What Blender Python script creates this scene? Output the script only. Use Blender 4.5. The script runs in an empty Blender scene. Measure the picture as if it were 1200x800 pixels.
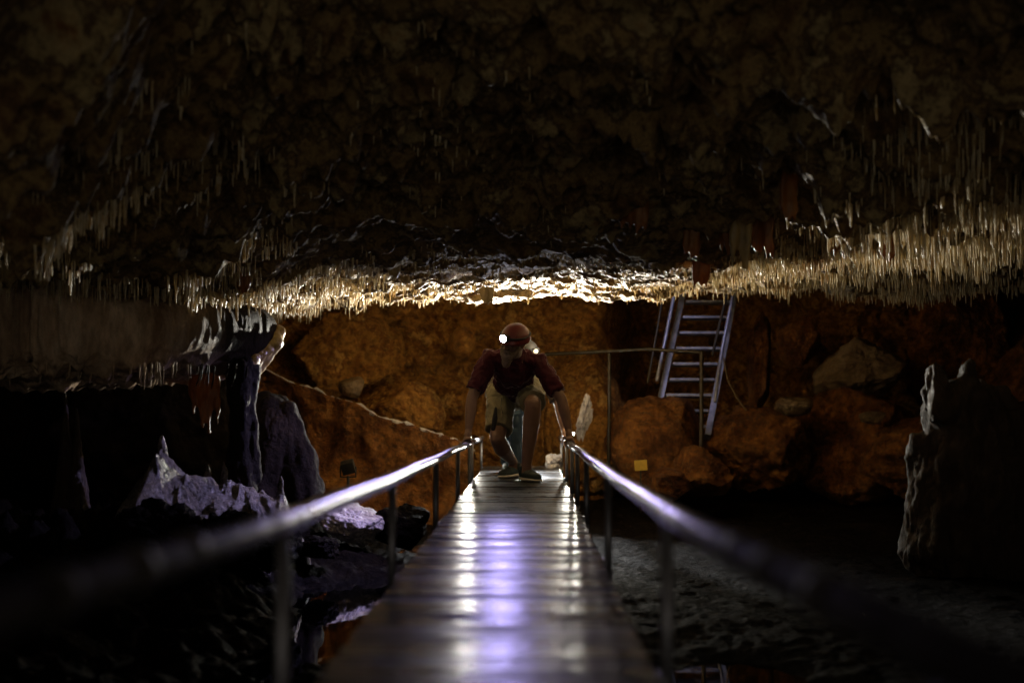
import bpy, bmesh, math, random
import numpy as np
from mathutils import Vector, Matrix, noise as mnoise

R = math.radians
sc = bpy.context.scene
COL = sc.collection
rng = random.Random(11)
nrs = np.random.RandomState(5)

# ------------------------------------------------------------------ camera
CAM = Vector((0.0, 0.0, 0.576)); F = 1666.7
cam_d = bpy.data.cameras.new('camera'); cam = bpy.data.objects.new('camera', cam_d); COL.objects.link(cam)
cam.location = CAM
cam.rotation_euler = (R(90 + 2.645), 0, R(0.756))
cam_d.lens = 50; cam_d.sensor_width = 36; cam_d.clip_end = 200; cam_d.clip_start = 0.05
cam_d.dof.use_dof = True; cam_d.dof.focus_distance = 10.9; cam_d.dof.aperture_fstop = 1.5
sc.camera = cam
CM = cam.rotation_euler.to_matrix()

def P(px, py, Y):
    """world point at depth Y seen at (px,py) of the 1200x800 photograph"""
    d = CM @ Vector(((px - 600) / F, (400 - py) / F, -1.0))
    return CAM + d * (Y / d.y)

# ------------------------------------------------------------------ numpy noise
_perm = np.random.RandomState(3).permutation(256); _perm = np.concatenate([_perm, _perm, _perm])
_g = np.random.RandomState(4).normal(size=(256, 3)); _g /= np.linalg.norm(_g, axis=1)[:, None]
def pn(x, y, z):
    x, y, z = np.broadcast_arrays(np.asarray(x, float), np.asarray(y, float), np.asarray(z, float))
    xi, yi, zi = np.floor(x).astype(int), np.floor(y).astype(int), np.floor(z).astype(int)
    xf, yf, zf = x - xi, y - yi, z - zi
    u, v, w = [t * t * t * (t * (t * 6 - 15) + 10) for t in (xf, yf, zf)]
    def gr(a, b, c):
        h = _perm[_perm[_perm[(xi + a) & 255] + ((yi + b) & 255)] + ((zi + c) & 255)]
        g = _g[h]
        return g[..., 0] * (xf - a) + g[..., 1] * (yf - b) + g[..., 2] * (zf - c)
    def L(a, b, t): return a + (b - a) * t
    return L(L(L(gr(0,0,0), gr(1,0,0), u), L(gr(0,1,0), gr(1,1,0), u), v),
             L(L(gr(0,0,1), gr(1,0,1), u), L(gr(0,1,1), gr(1,1,1), u), v), w) * 1.5
def fbm(x, y, z, o=5, lac=2.03, gain=.5):
    s = 0; a = 1.0
    for i in range(o):
        s = s + a * pn(x + i * 17.3, y - i * 9.1, z + i * 5.7); x = x * lac; y = y * lac; z = z * lac; a *= gain
    return s
def ridge(x, y, z, o=4):
    s = 0; a = 1.0
    for i in range(o):
        s = s + a * (1 - np.abs(pn(x + i * 7.1, y + i * 3.3, z)) * 2); x = x * 2.1; y = y * 2.1; z = z * 2.1; a *= .5
    return s
def sstep(a, b, x):
    t = np.clip((x - a) / (b - a), 0, 1); return t * t * (3 - 2 * t)

# ------------------------------------------------------------------ object helpers
def mesh_obj(name, verts, faces, mat, parent=None, smooth=True):
    me = bpy.data.meshes.new(name)
    me.from_pydata([tuple(v) for v in verts], [], [tuple(f) for f in faces]); me.update()
    if smooth: me.polygons.foreach_set('use_smooth', [True] * len(me.polygons))
    if mat: me.materials.append(mat)
    o = bpy.data.objects.new(name, me); COL.objects.link(o)
    if parent: attach(o, parent)
    return o
def attach(o, parent):
    o.parent = parent
    o.matrix_parent_inverse = Matrix.Translation(-Vector(parent.location)) if parent.type == 'EMPTY' else Matrix.Identity(4)
def tag(o, label=None, cat=None, group=None, kind=None):
    if label: o['label'] = label
    if cat: o['category'] = cat
    if group: o['group'] = group
    if kind: o['kind'] = kind
    return o
def empty(name, loc, label, cat, group=None):
    o = bpy.data.objects.new(name, None); COL.objects.link(o); o.location = loc; o.empty_display_size = .1
    return tag(o, label, cat, group)
def grid_mesh(name, X, Y, Z, mat, flip=False, smooth=True):
    n, m = X.shape
    co = np.stack([X, Y, Z], -1).reshape(-1, 3)
    idx = np.arange(n * m).reshape(n, m)
    q = np.stack([idx[:-1, :-1], idx[1:, :-1], idx[1:, 1:], idx[:-1, 1:]], -1).reshape(-1, 4)
    if flip: q = q[:, ::-1]
    me = bpy.data.meshes.new(name)
    me.vertices.add(len(co)); me.vertices.foreach_set('co', co.ravel())
    me.loops.add(q.size); me.loops.foreach_set('vertex_index', q.ravel())
    me.polygons.add(len(q)); me.polygons.foreach_set('loop_start', np.arange(len(q)) * 4)
    me.polygons.foreach_set('loop_total', np.full(len(q), 4))
    me.update(); me.validate()
    if smooth: me.polygons.foreach_set('use_smooth', [True] * len(me.polygons))
    me.materials.append(mat)
    o = bpy.data.objects.new(name, me); COL.objects.link(o)
    return o

class MB:
    def __init__(s): s.v = []; s.f = []
    def add(s, v, f):
        b = len(s.v); s.v += [tuple(p) for p in v]; s.f += [tuple(i + b for i in q) for q in f]
    def tube(s, pts, rad, seg=12, cap=True, flat=None):
        """tube along pts; rad list or value; flat=(axis vector, factor) squashes the section; round ends"""
        pts = [Vector(p) for p in pts]; n = len(pts)
        if not hasattr(rad, '__len__'): rad = [rad] * n
        rings = []
        t0 = (pts[1] - pts[0]).normalized()
        up = Vector((0, 0, 1)) if abs(t0.z) < .9 else Vector((1, 0, 0))
        side = t0.cross(up).normalized()
        seq = []
        if cap:
            for k in (0, 1): 
                a = (k + .15) / 2 * math.pi / 2
                seq.append((pts[0] - t0 * rad[0] * math.cos(a), t0, rad[0] * math.sin(a)))
        for i in range(n):
            if i == 0: t = pts[1] - pts[0]
            elif i == n - 1: t = pts[-1] - pts[-2]
            else: t = (pts[i + 1] - pts[i]).normalized() + (pts[i] - pts[i - 1]).normalized()
            seq.append((pts[i], t.normalized(), rad[i]))
        if cap:
            t1 = (pts[-1] - pts[-2]).normalized()
            for k in (1, 0):
                a = (k + .15) / 2 * math.pi / 2
                seq.append((pts[-1] + t1 * rad[-1] * math.cos(a), t1, rad[-1] * math.sin(a)))
        v = []; f = []
        for c, t, r in seq:
            side = (side - t * side.dot(t)).normalized(); o2 = t.cross(side)
            for k in range(seg):
                a = 2 * math.pi * k / seg
                d = side * math.cos(a) * r + o2 * math.sin(a) * r
                if flat: d = d - flat[0] * d.dot(flat[0]) * (1 - flat[1])
                v.append(c + d)
        m = len(seq)
        for i in range(m - 1):
            for k in range(seg):
                f.append((i * seg + k, i * seg + (k + 1) % seg, (i + 1) * seg + (k + 1) % seg, (i + 1) * seg + k))
        f.append(tuple(range(seg))[::-1]); f.append(tuple((m - 1) * seg + k for k in range(seg)))
        s.add(v, f); return s
    def ell(s, c, r, M=None, seg=20, rings=12, fn=None):
        M = M or Matrix.Identity(3); c = Vector(c); v = []; f = []
        for i in range(1, rings):
            th = math.pi * i / rings
            for k in range(seg):
                a = 2 * math.pi * k / seg
                p = Vector((math.sin(th) * math.cos(a), math.sin(th) * math.sin(a), math.cos(th)))
                if fn: p = fn(p)
                v.append(c + M @ Vector((p.x * r[0], p.y * r[1], p.z * r[2])))
        top = len(v); v.append(c + M @ Vector((0, 0, r[2]))); v.append(c + M @ Vector((0, 0, -r[2])))
        for i in range(rings - 2):
            for k in range(seg):
                f.append((i * seg + k, (i + 1) * seg + k, (i + 1) * seg + (k + 1) % seg, i * seg + (k + 1) % seg))
        for k in range(seg):
            f.append((top, k, (k + 1) % seg)); b = (rings - 2) * seg
            f.append((top + 1, b + (k + 1) % seg, b + k))
        s.add(v, f); return s
    def box(s, c, h, M=None, bev=0.0):
        M = M or Matrix.Identity(3); c = Vector(c)
        bm = bmesh.new(); bmesh.ops.create_cube(bm, size=2)
        for q in bm.verts: q.co = Vector((q.co.x * h[0], q.co.y * h[1], q.co.z * h[2]))
        if bev: bmesh.ops.bevel(bm, geom=list(bm.edges), offset=bev, segments=2, affect='EDGES', profile=.6)
        bm.verts.index_update()
        s.add([c + M @ q.co for q in bm.verts], [[q.index for q in fc.verts] for fc in bm.faces]); bm.free(); return s
    def build(s, name, mat, parent=None, smooth=True):
        return mesh_obj(name, s.v, s.f, mat, parent, smooth)
    def fuse(s, name, mat, parent=None, vox=.006, smooth=6, disp=None):
        """one continuous skin over everything collected"""
        me = bpy.data.meshes.new('tmp'); me.from_pydata(s.v, [], s.f); me.update()
        o = bpy.data.objects.new('tmp', me); COL.objects.link(o)
        m = o.modifiers.new('r', 'REMESH'); m.mode = 'VOXEL'; m.voxel_size = vox; m.use_smooth_shade = True
        if smooth:
            k = o.modifiers.new('s', 'SMOOTH'); k.factor = .5; k.iterations = smooth
        dg = bpy.context.evaluated_depsgraph_get()
        r = bpy.data.meshes.new_from_object(o.evaluated_get(dg))
        bpy.data.objects.remove(o); bpy.data.meshes.remove(me)
        if disp:
            n = len(r.vertices); co = np.empty(n * 3); r.vertices.foreach_get('co', co); co = co.reshape(-1, 3)
            no = np.empty(n * 3); r.vertices.foreach_get('normal', no); no = no.reshape(-1, 3)
            co = co + no * disp(co)[:, None]; r.vertices.foreach_set('co', co.ravel()); r.update()
        r.name = name; r.materials.clear(); r.materials.append(mat)
        q = bpy.data.objects.new(name, r); COL.objects.link(q)
        r.polygons.foreach_set('use_smooth', [True] * len(r.polygons))
        if parent: attach(q, parent)
        return q

# ------------------------------------------------------------------ materials
def new_mat(name):
    m = bpy.data.materials.new(name); m.use_nodes = True; nt = m.node_tree
    b = nt.nodes['Principled BSDF']; return m, nt, b
def N(nt, t, **kw):
    n = nt.nodes.new(t)
    for k, v in kw.items():
        if k in n.inputs: n.inputs[k].default_value = v
        else: setattr(n, k, v)
    return n
def coords(nt, scale=(1, 1, 1)):
    g = N(nt, 'ShaderNodeNewGeometry'); mp = N(nt, 'ShaderNodeMapping'); mp.inputs['Scale'].default_value = scale
    nt.links.new(g.outputs['Position'], mp.inputs['Vector']); return mp.outputs[0]
def ramp(nt, src, stops):
    r = N(nt, 'ShaderNodeValToRGB'); e = r.color_ramp.elements
    while len(e) < len(stops): e.new(.5)
    for i, (p, c) in enumerate(stops):
        e[i].position = p; e[i].color = (*c, 1) if len(c) == 3 else c
    nt.links.new(src, r.inputs[0]); return r.outputs[0]
def rock_mat(name, stops, scale=2.2, bump=.6, rough=(.45, .9), vstretch=1.0, fine=28, spec=.5, bd=.03, fine_amt=.5, translucent=0, speck=0):
    m, nt, b = new_mat(name); L = nt.links.new
    v = coords(nt, (1, 1, vstretch))
    n1 = N(nt, 'ShaderNodeTexNoise', Scale=scale, Detail=12.0, Roughness=.68, Distortion=.08); L(v, n1.inputs['Vector'])
    col = ramp(nt, n1.outputs['Fac'], stops)
    n2 = N(nt, 'ShaderNodeTexNoise', Scale=fine, Detail=8.0, Roughness=.7); L(v, n2.inputs['Vector'])
    mm = N(nt, 'ShaderNodeMix', data_type='RGBA', blend_type='MULTIPLY'); mm.inputs[0].default_value = fine_amt
    g = ramp(nt, n2.outputs['Fac'], [(.3, (.25, .22, .2)), (.62, (1.25, 1.2, 1.15))])
    L(col, mm.inputs[6]); L(g, mm.inputs[7]); L(mm.outputs[2], b.inputs['Base Color'])
    rr = ramp(nt, n2.outputs['Fac'], [(.35, (rough[0],) * 3), (.7, (rough[1],) * 3)]); L(rr, b.inputs['Roughness'])
    vo = N(nt, 'ShaderNodeTexVoronoi', Scale=fine * .45); L(v, vo.inputs['Vector'])
    ad = N(nt, 'ShaderNodeMath', operation='ADD'); L(n2.outputs['Fac'], ad.inputs[0])
    mu = N(nt, 'ShaderNodeMath', operation='MULTIPLY'); mu.inputs[1].default_value = .35; L(vo.outputs['Distance'], mu.inputs[0]); L(mu.outputs[0], ad.inputs[1])
    bp = N(nt, 'ShaderNodeBump', Strength=bump, Distance=bd); L(ad.outputs[0], bp.inputs['Height']); L(bp.outputs[0], b.inputs['Normal'])
    b.inputs['Specular IOR Level'].default_value = spec
    if translucent:
        t = N(nt, 'ShaderNodeBsdfTranslucent'); L(mm.outputs[2], t.inputs['Color'])
        mx = N(nt, 'ShaderNodeMixShader'); mx.inputs[0].default_value = translucent
        L(b.outputs[0], mx.inputs[1]); L(t.outputs[0], mx.inputs[2]); L(mx.outputs[0], nt.nodes['Material Output'].inputs[0])
    return m

M_ceil = rock_mat('ceiling_calcite', [(.3, (.03, .018, .01)), (.4, (.16, .085, .03)), (.47, (.36, .245, .1)), (.53, (.09, .05, .022)), (.6, (.48, .37, .18)), (.7, (.24, .11, .03))], scale=3.4, bump=1.0, fine=26, rough=(.5, .9), spec=.3, bd=.03)
M_straw = rock_mat('straw_calcite', [(.3, (.36, .18, .05)), (.42, (.6, .44, .2)), (.52, (.7, .61, .4)), (.6, (.45, .28, .09)), (.72, (.66, .55, .33))], scale=5, bump=.1, fine=60, rough=(.2, .5), spec=.6, fine_amt=.25, translucent=.25)
M_drape = rock_mat('drapery_calcite', [(.3, (.16, .05, .012)), (.5, (.34, .13, .03)), (.7, (.45, .24, .08))], scale=4, bump=.3, fine=30, rough=(.25, .55), vstretch=.3, translucent=.2)
M_tan = rock_mat('tan_flowstone', [(.3, (.2, .12, .04)), (.5, (.42, .3, .12)), (.7, (.55, .45, .24))], scale=6, bump=.3, fine=30, rough=(.2, .5), vstretch=.3, translucent=.15)
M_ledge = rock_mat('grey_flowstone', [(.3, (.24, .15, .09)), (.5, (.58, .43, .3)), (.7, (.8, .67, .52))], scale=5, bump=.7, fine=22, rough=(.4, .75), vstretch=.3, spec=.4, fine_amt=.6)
M_orange = rock_mat('orange_rock', [(.28, (.07, .03, .008)), (.4, (.28, .125, .026)), (.48, (.46, .235, .055)), (.54, (.22, .09, .02)), (.6, (.56, .33, .1)), (.68, (.33, .145, .03)), (.8, (.6, .42, .2))], scale=2.3, bump=1.0, fine=17, rough=(.6, .95), spec=.2, bd=.09, fine_amt=.85)
M_orange2 = rock_mat('brown_orange_rock', [(.28, (.04, .015, .005)), (.45, (.13, .048, .012)), (.6, (.3, .13, .03)), (.75, (.34, .18, .06))], scale=3, bump=1.0, fine=18, rough=(.5, .95), spec=.25, bd=.08, fine_amt=.85)
M_pale = rock_mat('pale_limestone', [(.3, (.05, .03, .014)), (.5, (.14, .09, .042)), (.7, (.24, .175, .1))], scale=4, bump=.7, fine=22, rough=(.4, .8), bd=.03)
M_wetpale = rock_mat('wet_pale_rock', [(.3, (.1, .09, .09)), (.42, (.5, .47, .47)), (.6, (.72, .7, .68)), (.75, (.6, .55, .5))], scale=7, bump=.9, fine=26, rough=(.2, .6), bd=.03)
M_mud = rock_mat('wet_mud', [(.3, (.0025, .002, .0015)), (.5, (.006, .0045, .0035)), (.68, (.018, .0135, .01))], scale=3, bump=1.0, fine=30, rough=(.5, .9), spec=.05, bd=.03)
M_mound = rock_mat('wet_mound_rock', [(.34, (.02, .017, .015)), (.46, (.11, .098, .09)), (.54, (.26, .235, .22)), (.68, (.42, .39, .37))], scale=4, bump=1.0, fine=26, rough=(.15, .5), spec=.7, bd=.05)
M_dark = rock_mat('dark_stalagmite', [(.3, (.018, .01, .006)), (.5, (.045, .026, .015)), (.7, (.1, .065, .04))], scale=3, bump=.9, fine=20, rough=(.3, .7), vstretch=.5, spec=.5, bd=.04)

M_shade_rock = rock_mat('shade_dark_rock', [(.3, (.004, .003, .003)), (.5, (.012, .009, .007)), (.7, (.03, .022, .018))], scale=3, bump=1.0, fine=20, rough=(.5, .9), spec=.08)  # deep shade put into the rock colour
def simple(name, color, rough=.6, metal=0, bump=0, bscale=60, var=.25, vscale=8, spec=.5):
    m, nt, b = new_mat(name); L = nt.links.new
    tc = N(nt, 'ShaderNodeTexCoord'); n = N(nt, 'ShaderNodeTexNoise', Scale=vscale, Detail=6.0, Roughness=.6); L(tc.outputs['Object'], n.inputs['Vector'])
    c = ramp(nt, n.outputs['Fac'], [(.3, tuple(k * (1 - var) for k in color)), (.7, tuple(min(1, k * (1 + var)) for k in color))])
    L(c, b.inputs['Base Color']); b.inputs['Metallic'].default_value = metal; b.inputs['Specular IOR Level'].default_value = spec
    r = ramp(nt, n.outputs['Fac'], [(.3, (rough * .8,) * 3), (.7, (min(1, rough * 1.2),) * 3)]); L(r, b.inputs['Roughness'])
    if bump:
        n2 = N(nt, 'ShaderNodeTexNoise', Scale=bscale, Detail=5.0); L(tc.outputs['Object'], n2.inputs['Vector'])
        bp = N(nt, 'ShaderNodeBump', Strength=bump, Distance=.006); L(n2.outputs['Fac'], bp.inputs['Height']); L(bp.outputs[0], b.inputs['Normal'])
    return m
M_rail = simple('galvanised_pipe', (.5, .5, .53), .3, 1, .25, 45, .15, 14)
M_post = simple('painted_post', (.2, .2, .23), .38, .6, .2, 40)
M_steel = simple('stair_steel', (.24, .25, .31), .38, .5, .3, 40, .35, 10)
M_brass = simple('old_iron_rail', (.035, .026, .015), .5, .4, .2)
M_skin = simple('skin', (.21, .115, .08), .5, 0, .15, 90, .12, 20)
M_shirt = simple('maroon_cloth', (.052, .01, .018), .85, 0, .5, 26, .18, 10, .2)
M_shorts = simple('khaki_cloth', (.2, .18, .115), .85, 0, .5, 30, .12, 10, .2)
M_shoe = simple('dark_shoe_mesh', (.025, .045, .05), .6, 0, .5, 90)
M_sole = simple('white_sole', (.6, .58, .52), .5, 0, .2)
M_helmet = simple('red_helmet_shell', (.15, .022, .02), .32, 0, .05, 30, .1)
M_black = simple('black_strap', (.02, .02, .022), .6)
M_beard = simple('brown_beard', (.17, .12, .085), .8, 0, 1.0, 140, .4, 60)
M_denim = simple('blue_trousers', (.04, .07, .1), .8, 0, .4, 30)
for m_, w_ in ((M_skin, .5), (M_shirt, .6), (M_shorts, .6)):
    b_ = m_.node_tree.nodes['Principled BSDF']; b_.inputs['Sheen Weight'].default_value = w_; b_.inputs['Sheen Roughness'].default_value = .25
M_jersey = simple('dark_jersey', (.08, .06, .05), .85, 0, .4, 30)
M_yellow = simple('yellow_sign_paint', (.55, .36, .05), .5, 0, .1)
M_eye = simple('eye', (.5, .48, .45), .2)

def emis(name, color, s):
    m, nt, b = new_mat(name); b.inputs['Emission Color'].default_value = (*color, 1); b.inputs['Emission Strength'].default_value = s
    b.inputs['Base Color'].default_value = (.8, .8, .8, 1); return m
M_lens = emis('lit_lens', (.75, .78, 1), 90)
M_lens2 = emis('warm_lens', (1, .8, .5), 1.6)
M_lens3 = emis('flood_lens', (.95, .95, 1), 25)

# deck planks: worn dark wet timber
# fading highlight painted into the pipe: bright far off, dull brown at its near end
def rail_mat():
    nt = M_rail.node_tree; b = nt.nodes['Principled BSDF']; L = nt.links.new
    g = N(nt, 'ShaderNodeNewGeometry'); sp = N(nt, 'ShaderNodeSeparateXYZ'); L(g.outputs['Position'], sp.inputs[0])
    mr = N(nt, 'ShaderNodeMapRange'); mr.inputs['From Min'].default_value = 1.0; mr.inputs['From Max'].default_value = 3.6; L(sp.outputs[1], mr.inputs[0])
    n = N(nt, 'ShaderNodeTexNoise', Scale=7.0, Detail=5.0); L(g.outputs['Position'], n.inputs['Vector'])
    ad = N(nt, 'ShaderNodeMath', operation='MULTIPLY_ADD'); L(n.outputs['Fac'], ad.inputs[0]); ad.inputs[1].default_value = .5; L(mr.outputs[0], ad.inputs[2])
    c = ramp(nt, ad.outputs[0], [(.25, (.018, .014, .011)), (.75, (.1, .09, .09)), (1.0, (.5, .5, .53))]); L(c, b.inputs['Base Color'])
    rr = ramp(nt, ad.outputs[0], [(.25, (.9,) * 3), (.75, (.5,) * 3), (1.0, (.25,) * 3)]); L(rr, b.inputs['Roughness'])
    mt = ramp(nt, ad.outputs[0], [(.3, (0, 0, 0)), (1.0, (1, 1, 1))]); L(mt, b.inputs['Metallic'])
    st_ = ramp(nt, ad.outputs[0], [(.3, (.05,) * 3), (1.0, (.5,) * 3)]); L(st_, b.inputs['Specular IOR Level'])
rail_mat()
def deck_mat():
    m, nt, b = new_mat('wet_deck_boards'); L = nt.links.new
    v = coords(nt, (3, 30, 3))
    n = N(nt, 'ShaderNodeTexNoise', Scale=1.6, Detail=8.0, Roughness=.65); L(v, n.inputs['Vector'])
    g = N(nt, 'ShaderNodeNewGeometry')
    wn = N(nt, 'ShaderNodeMapping'); L(g.outputs['Position'], wn.inputs['Vector']); wn.inputs['Scale'].default_value = (0, 10, 0)
    wh = N(nt, 'ShaderNodeTexWhiteNoise', noise_dimensions='1D')
    sp = N(nt, 'ShaderNodeSeparateXYZ'); L(wn.outputs[0], sp.inputs[0]); fl = N(nt, 'ShaderNodeMath', operation='FLOOR'); L(sp.outputs[1], fl.inputs[0]); L(fl.outputs[0], wh.inputs[1])
    c = ramp(nt, n.outputs['Fac'], [(.3, (.007, .0065, .006)), (.55, (.025, .023, .02)), (.75, (.055, .05, .043))])
    mx = N(nt, 'ShaderNodeMix', data_type='RGBA', blend_type='MULTIPLY'); mx.inputs[0].default_value = .6
    L(c, mx.inputs[6]); wc = ramp(nt, wh.outputs[0], [(0, (.45, .45, .45)), (1, (1.4, 1.35, 1.3))]); L(wc, mx.inputs[7]); L(mx.outputs[2], b.inputs['Base Color'])
    n3 = N(nt, 'ShaderNodeTexNoise', Scale=3.5, Detail=6.0, Roughness=.7); L(coords(nt, (1, 1.6, 1)), n3.inputs['Vector'])
    ad = N(nt, 'ShaderNodeMath', operation='MULTIPLY_ADD'); L(wh.outputs[0], ad.inputs[0]); ad.inputs[1].default_value = .3; L(n3.outputs['Fac'], ad.inputs[2])
    rr = ramp(nt, ad.outputs[0], [(.4, (.2,) * 3), (.62, (.28,) * 3), (.85, (.46,) * 3)]); L(rr, b.inputs['Roughness'])
    n4 = N(nt, 'ShaderNodeTexNoise', Scale=60.0, Detail=5.0); L(coords(nt, (.35, 1, 1)), n4.inputs['Vector'])
    bp = N(nt, 'ShaderNodeBump', Strength=.35, Distance=.006); L(n4.outputs['Fac'], bp.inputs['Height']); L(bp.outputs[0], b.inputs['Normal'])
    b.inputs['Specular IOR Level'].default_value = .26
    return m
M_deck = deck_mat()

def water_mat():
    m, nt, b = new_mat('still_cave_water'); L = nt.links.new
    b.inputs['Base Color'].default_value = (.006, .006, .006, 1); b.inputs['Roughness'].default_value = .02; b.inputs['IOR'].default_value = 1.33
    n = N(nt, 'ShaderNodeTexNoise', Scale=5.0, Detail=3.0); L(coords(nt), n.inputs['Vector'])
    bp = N(nt, 'ShaderNodeBump', Strength=.05, Distance=.01); L(n.outputs['Fac'], bp.inputs['Height']); L(bp.outputs[0], b.inputs['Normal'])
    return m
M_water = water_mat()

# ================================================================== SETTING
WATER = -0.62
# ---- ceiling height function
_nx = [-600, 0, 150, 280, 350, 450, 560, 640, 700, 760, 850, 950, 1000, 1100, 1200, 2200]
_ny = [352, 345, 345, 338, 312, 305, 301, 299, 302, 312, 314, 300, 286, 268, 268, 285]
_fx = [-600, 250, 330, 400, 500, 600, 700, 750, 850, 950, 1050, 1130, 1200, 2200]
_fy = [372, 366, 362, 356, 351, 349, 344, 344, 337, 336, 342, 346, 336, 336]
YN, YF = 9.2, 12.2
def ceil_z(x, y, detail=True):
    x = np.asarray(x, float); y = np.asarray(y, float)
    uN = 622 + x * F / YN; uF = 622 + x * F / YF
    zN = .576 + (477 - np.interp(uN, _nx, _ny)) * YN / F
    zF = .576 + (477 - np.interp(uF, _fx, _fy)) * YF / F
    yy = y + .35 * fbm(x * .7, y * .3, 2.2, 3)
    t = np.clip((yy - YN) / (YF - YN), 0, 1)
    z = zN + (zF - zN) * t + .05 * np.sin(t * math.pi)
    slope = .34 - .17 * sstep(1.0, 2.5, np.abs(x))
    d = np.clip(YN - yy, 0, 20)
    z = z + slope * d - .012 * d * d
    e = np.clip(y - YF - .05 * 0, 0, 9)
    z = z + np.minimum(e * 1.9, 2.6 + .15 * e)
    # the roof of the rear chamber and the dark upper face are rougher than the lit flat band
    rough = .26 + .74 * sstep(.15, 1.5, d) + .4 * sstep(0, .6, e)
    a = fbm(x * .9, y * .9, 7.7, 5)
    z = z + .27 * rough * a
    tz = fbm(x * 1.3 + 5, y * 2.2, 1.1, 3)
    z = z - .16 * rough * sstep(.05, .22, tz) * (1 - .4 * sstep(.3, .6, tz))
    bed = y * .85 + .5 * fbm(x * .35, y * .3, 4.1, 3) + .12 * x; fr = bed - np.floor(bed)
    z = z - .17 * sstep(.9, 1.9, d) * sstep(0, .12, fr) * (1 - fr) ** 1.3
    if detail:
        r = ridge(x * 2.3, y * 2.3, 3.1, 4)
        z = z - .05 * rough * np.clip(r - .8, 0, 2) ** 1.5
        z = z + .04 * (.5 + rough) * fbm(x * 5, y * 5, 9.9, 5, gain=.62) - .028 * (rough - .3) * np.clip(ridge(x * 7, y * 7, 5.1, 3) - .9, 0, 2)
        z = z - .05 * rough * sstep(.1, .3, pn(x * 3.1, y * 4.5, 8.8))
        k = pn(x * 5.5, y * 5.5, 4.4); z = z - .13 * rough * np.clip(k - .32, 0, 1)
        k = pn(x * 14, y * 14, 14.4); z = z - .06 * (.4 + rough) * np.clip(k - .25, 0, 1)
    return z
xs = np.concatenate([np.linspace(-10, -3.4, 90)[:-1], np.linspace(-3.4, 4.4, 620), np.linspace(4.4, 10, 80)[1:]])
ys = np.concatenate([np.linspace(-3, 5.2, 60)[:-1], np.linspace(5.2, 12.9, 560), np.linspace(12.9, 20, 70)[1:]])
X, Y = np.meshgrid(xs, ys, indexing='ij')
Z = ceil_z(X, Y)
ceiling = grid_mesh('cave_ceiling', X, Y, Z, M_ceil, flip=True); tag(ceiling, kind='structure')

# ---- ground
def ground_z(x, y):
    x = np.asarray(x, float); y = np.asarray(y, float)
    rs_ = 1 - .72 * sstep(-.9, -.2, x)
    base = WATER + .03 + .03 * sstep(-.6, .2, x) + (.03 + .05 * rs_) * fbm(x * .9, y * .55, 1.5, 5) + .03 * rs_ * fbm(x * 5, y * 4, 8.5, 5) + .02 * rs_ * (ridge(x * 5, y * 4, 2.5, 3) - 1) + .008 * fbm(x * 9, y * 9, 3.3, 5, gain=.6)
    # left bank rises away from the walkway
    bank = sstep(-1.05, -2.5, x + .25 * fbm(y * .6, 3.3, x * .3, 3)) * (.34 + .3 * fbm(x * .8, y * .8, 5.5, 5) + .12 * ridge(x * 2.2, y * 2.2, .4, 4) - .12)
    bank = bank * (.45 + .55 * sstep(5, 9, y)) * (1 - .7 * sstep(11.5, 14, y))
    pool = -.16 * np.exp(-((x + 1.1) / .38) ** 2 - ((y - 8.2) / 1.9) ** 2)
    shore = .12 * sstep(14.2, 16.5, y) + .35 * sstep(16.2, 18, y)
    lumps = .03 * (ridge(x * 4.5, y * 4.5, 6.5, 4) - 1) * sstep(-.7, -1.2, x) + .12 * np.clip(fbm(x * 1.8, y * 1.8, 12.5, 5), 0, 2) * sstep(-.8, -1.3, x)
    side = .5 * sstep(4.2, 6, x)
    nearpool = -.14 * np.exp(-((x - .86) / .42) ** 2 - ((y - 6.0) / 1.0) ** 2)
    return base + bank + pool + shore + lumps + side + nearpool
xs = np.concatenate([np.linspace(-11, -4, 60)[:-1], np.linspace(-4, 4.5, 420), np.linspace(4.5, 11, 50)[1:]])
ys = np.concatenate([np.linspace(-.6, 3, 30)[:-1], np.linspace(3, 14, 420), np.linspace(14, 21, 130)[1:]])
X, Y = np.meshgrid(xs, ys, indexing='ij')
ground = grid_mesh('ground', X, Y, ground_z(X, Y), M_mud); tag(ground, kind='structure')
water = mesh_obj('water', [(-11, -.6, WATER), (11, -.6, WATER), (11, 21, WATER), (-11, 21, WATER)], [(0, 1, 2, 3)], M_water, smooth=False); tag(water, kind='structure')

# ---- rear wall and side walls
def wall_y(x, z):
    b = 16.6 - .8 * sstep(-1.5, -4, x) + 2.6 * sstep(.75, 1.6, x) - 1.9 * sstep(2.6, 4.2, x)
    b = b - .35 * np.clip(1.2 - z, 0, 2) 
    f = .55 * fbm(x * .55, z * .8, 2.5, 5) + .3 * np.abs(fbm(x * .9 + z * .5, z * 1.1 - x * .3, 7.5, 4)) + .1 * fbm(x * 3.5, z * 5, 1.5, 6, gain=.6) - .08 * np.clip(ridge(x * 2.5 + z, z * 3.5, 6.6, 4) - 1.1, 0, 2)
    blk = np.floor((x * .75 + z * .55 + .4 * fbm(x * .4, z * .4, 3.5, 3)) * 1.3); f = f + .22 * np.sin(blk * 12.9)
    return b + f
xs = np.concatenate([np.linspace(-10, -4.2, 60)[:-1], np.linspace(-4.2, 6.2, 520), np.linspace(6.2, 10, 50)[1:]]); zs = np.concatenate([np.linspace(-1.3, 2.6, 260)[:-1], np.linspace(2.6, 5.5, 60)])
X, Zw = np.meshgrid(xs, zs, indexing='ij')
wall = grid_mesh('cave_wall', X, wall_y(X, Zw), Zw, M_orange, flip=True); tag(wall, kind='structure')
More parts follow.
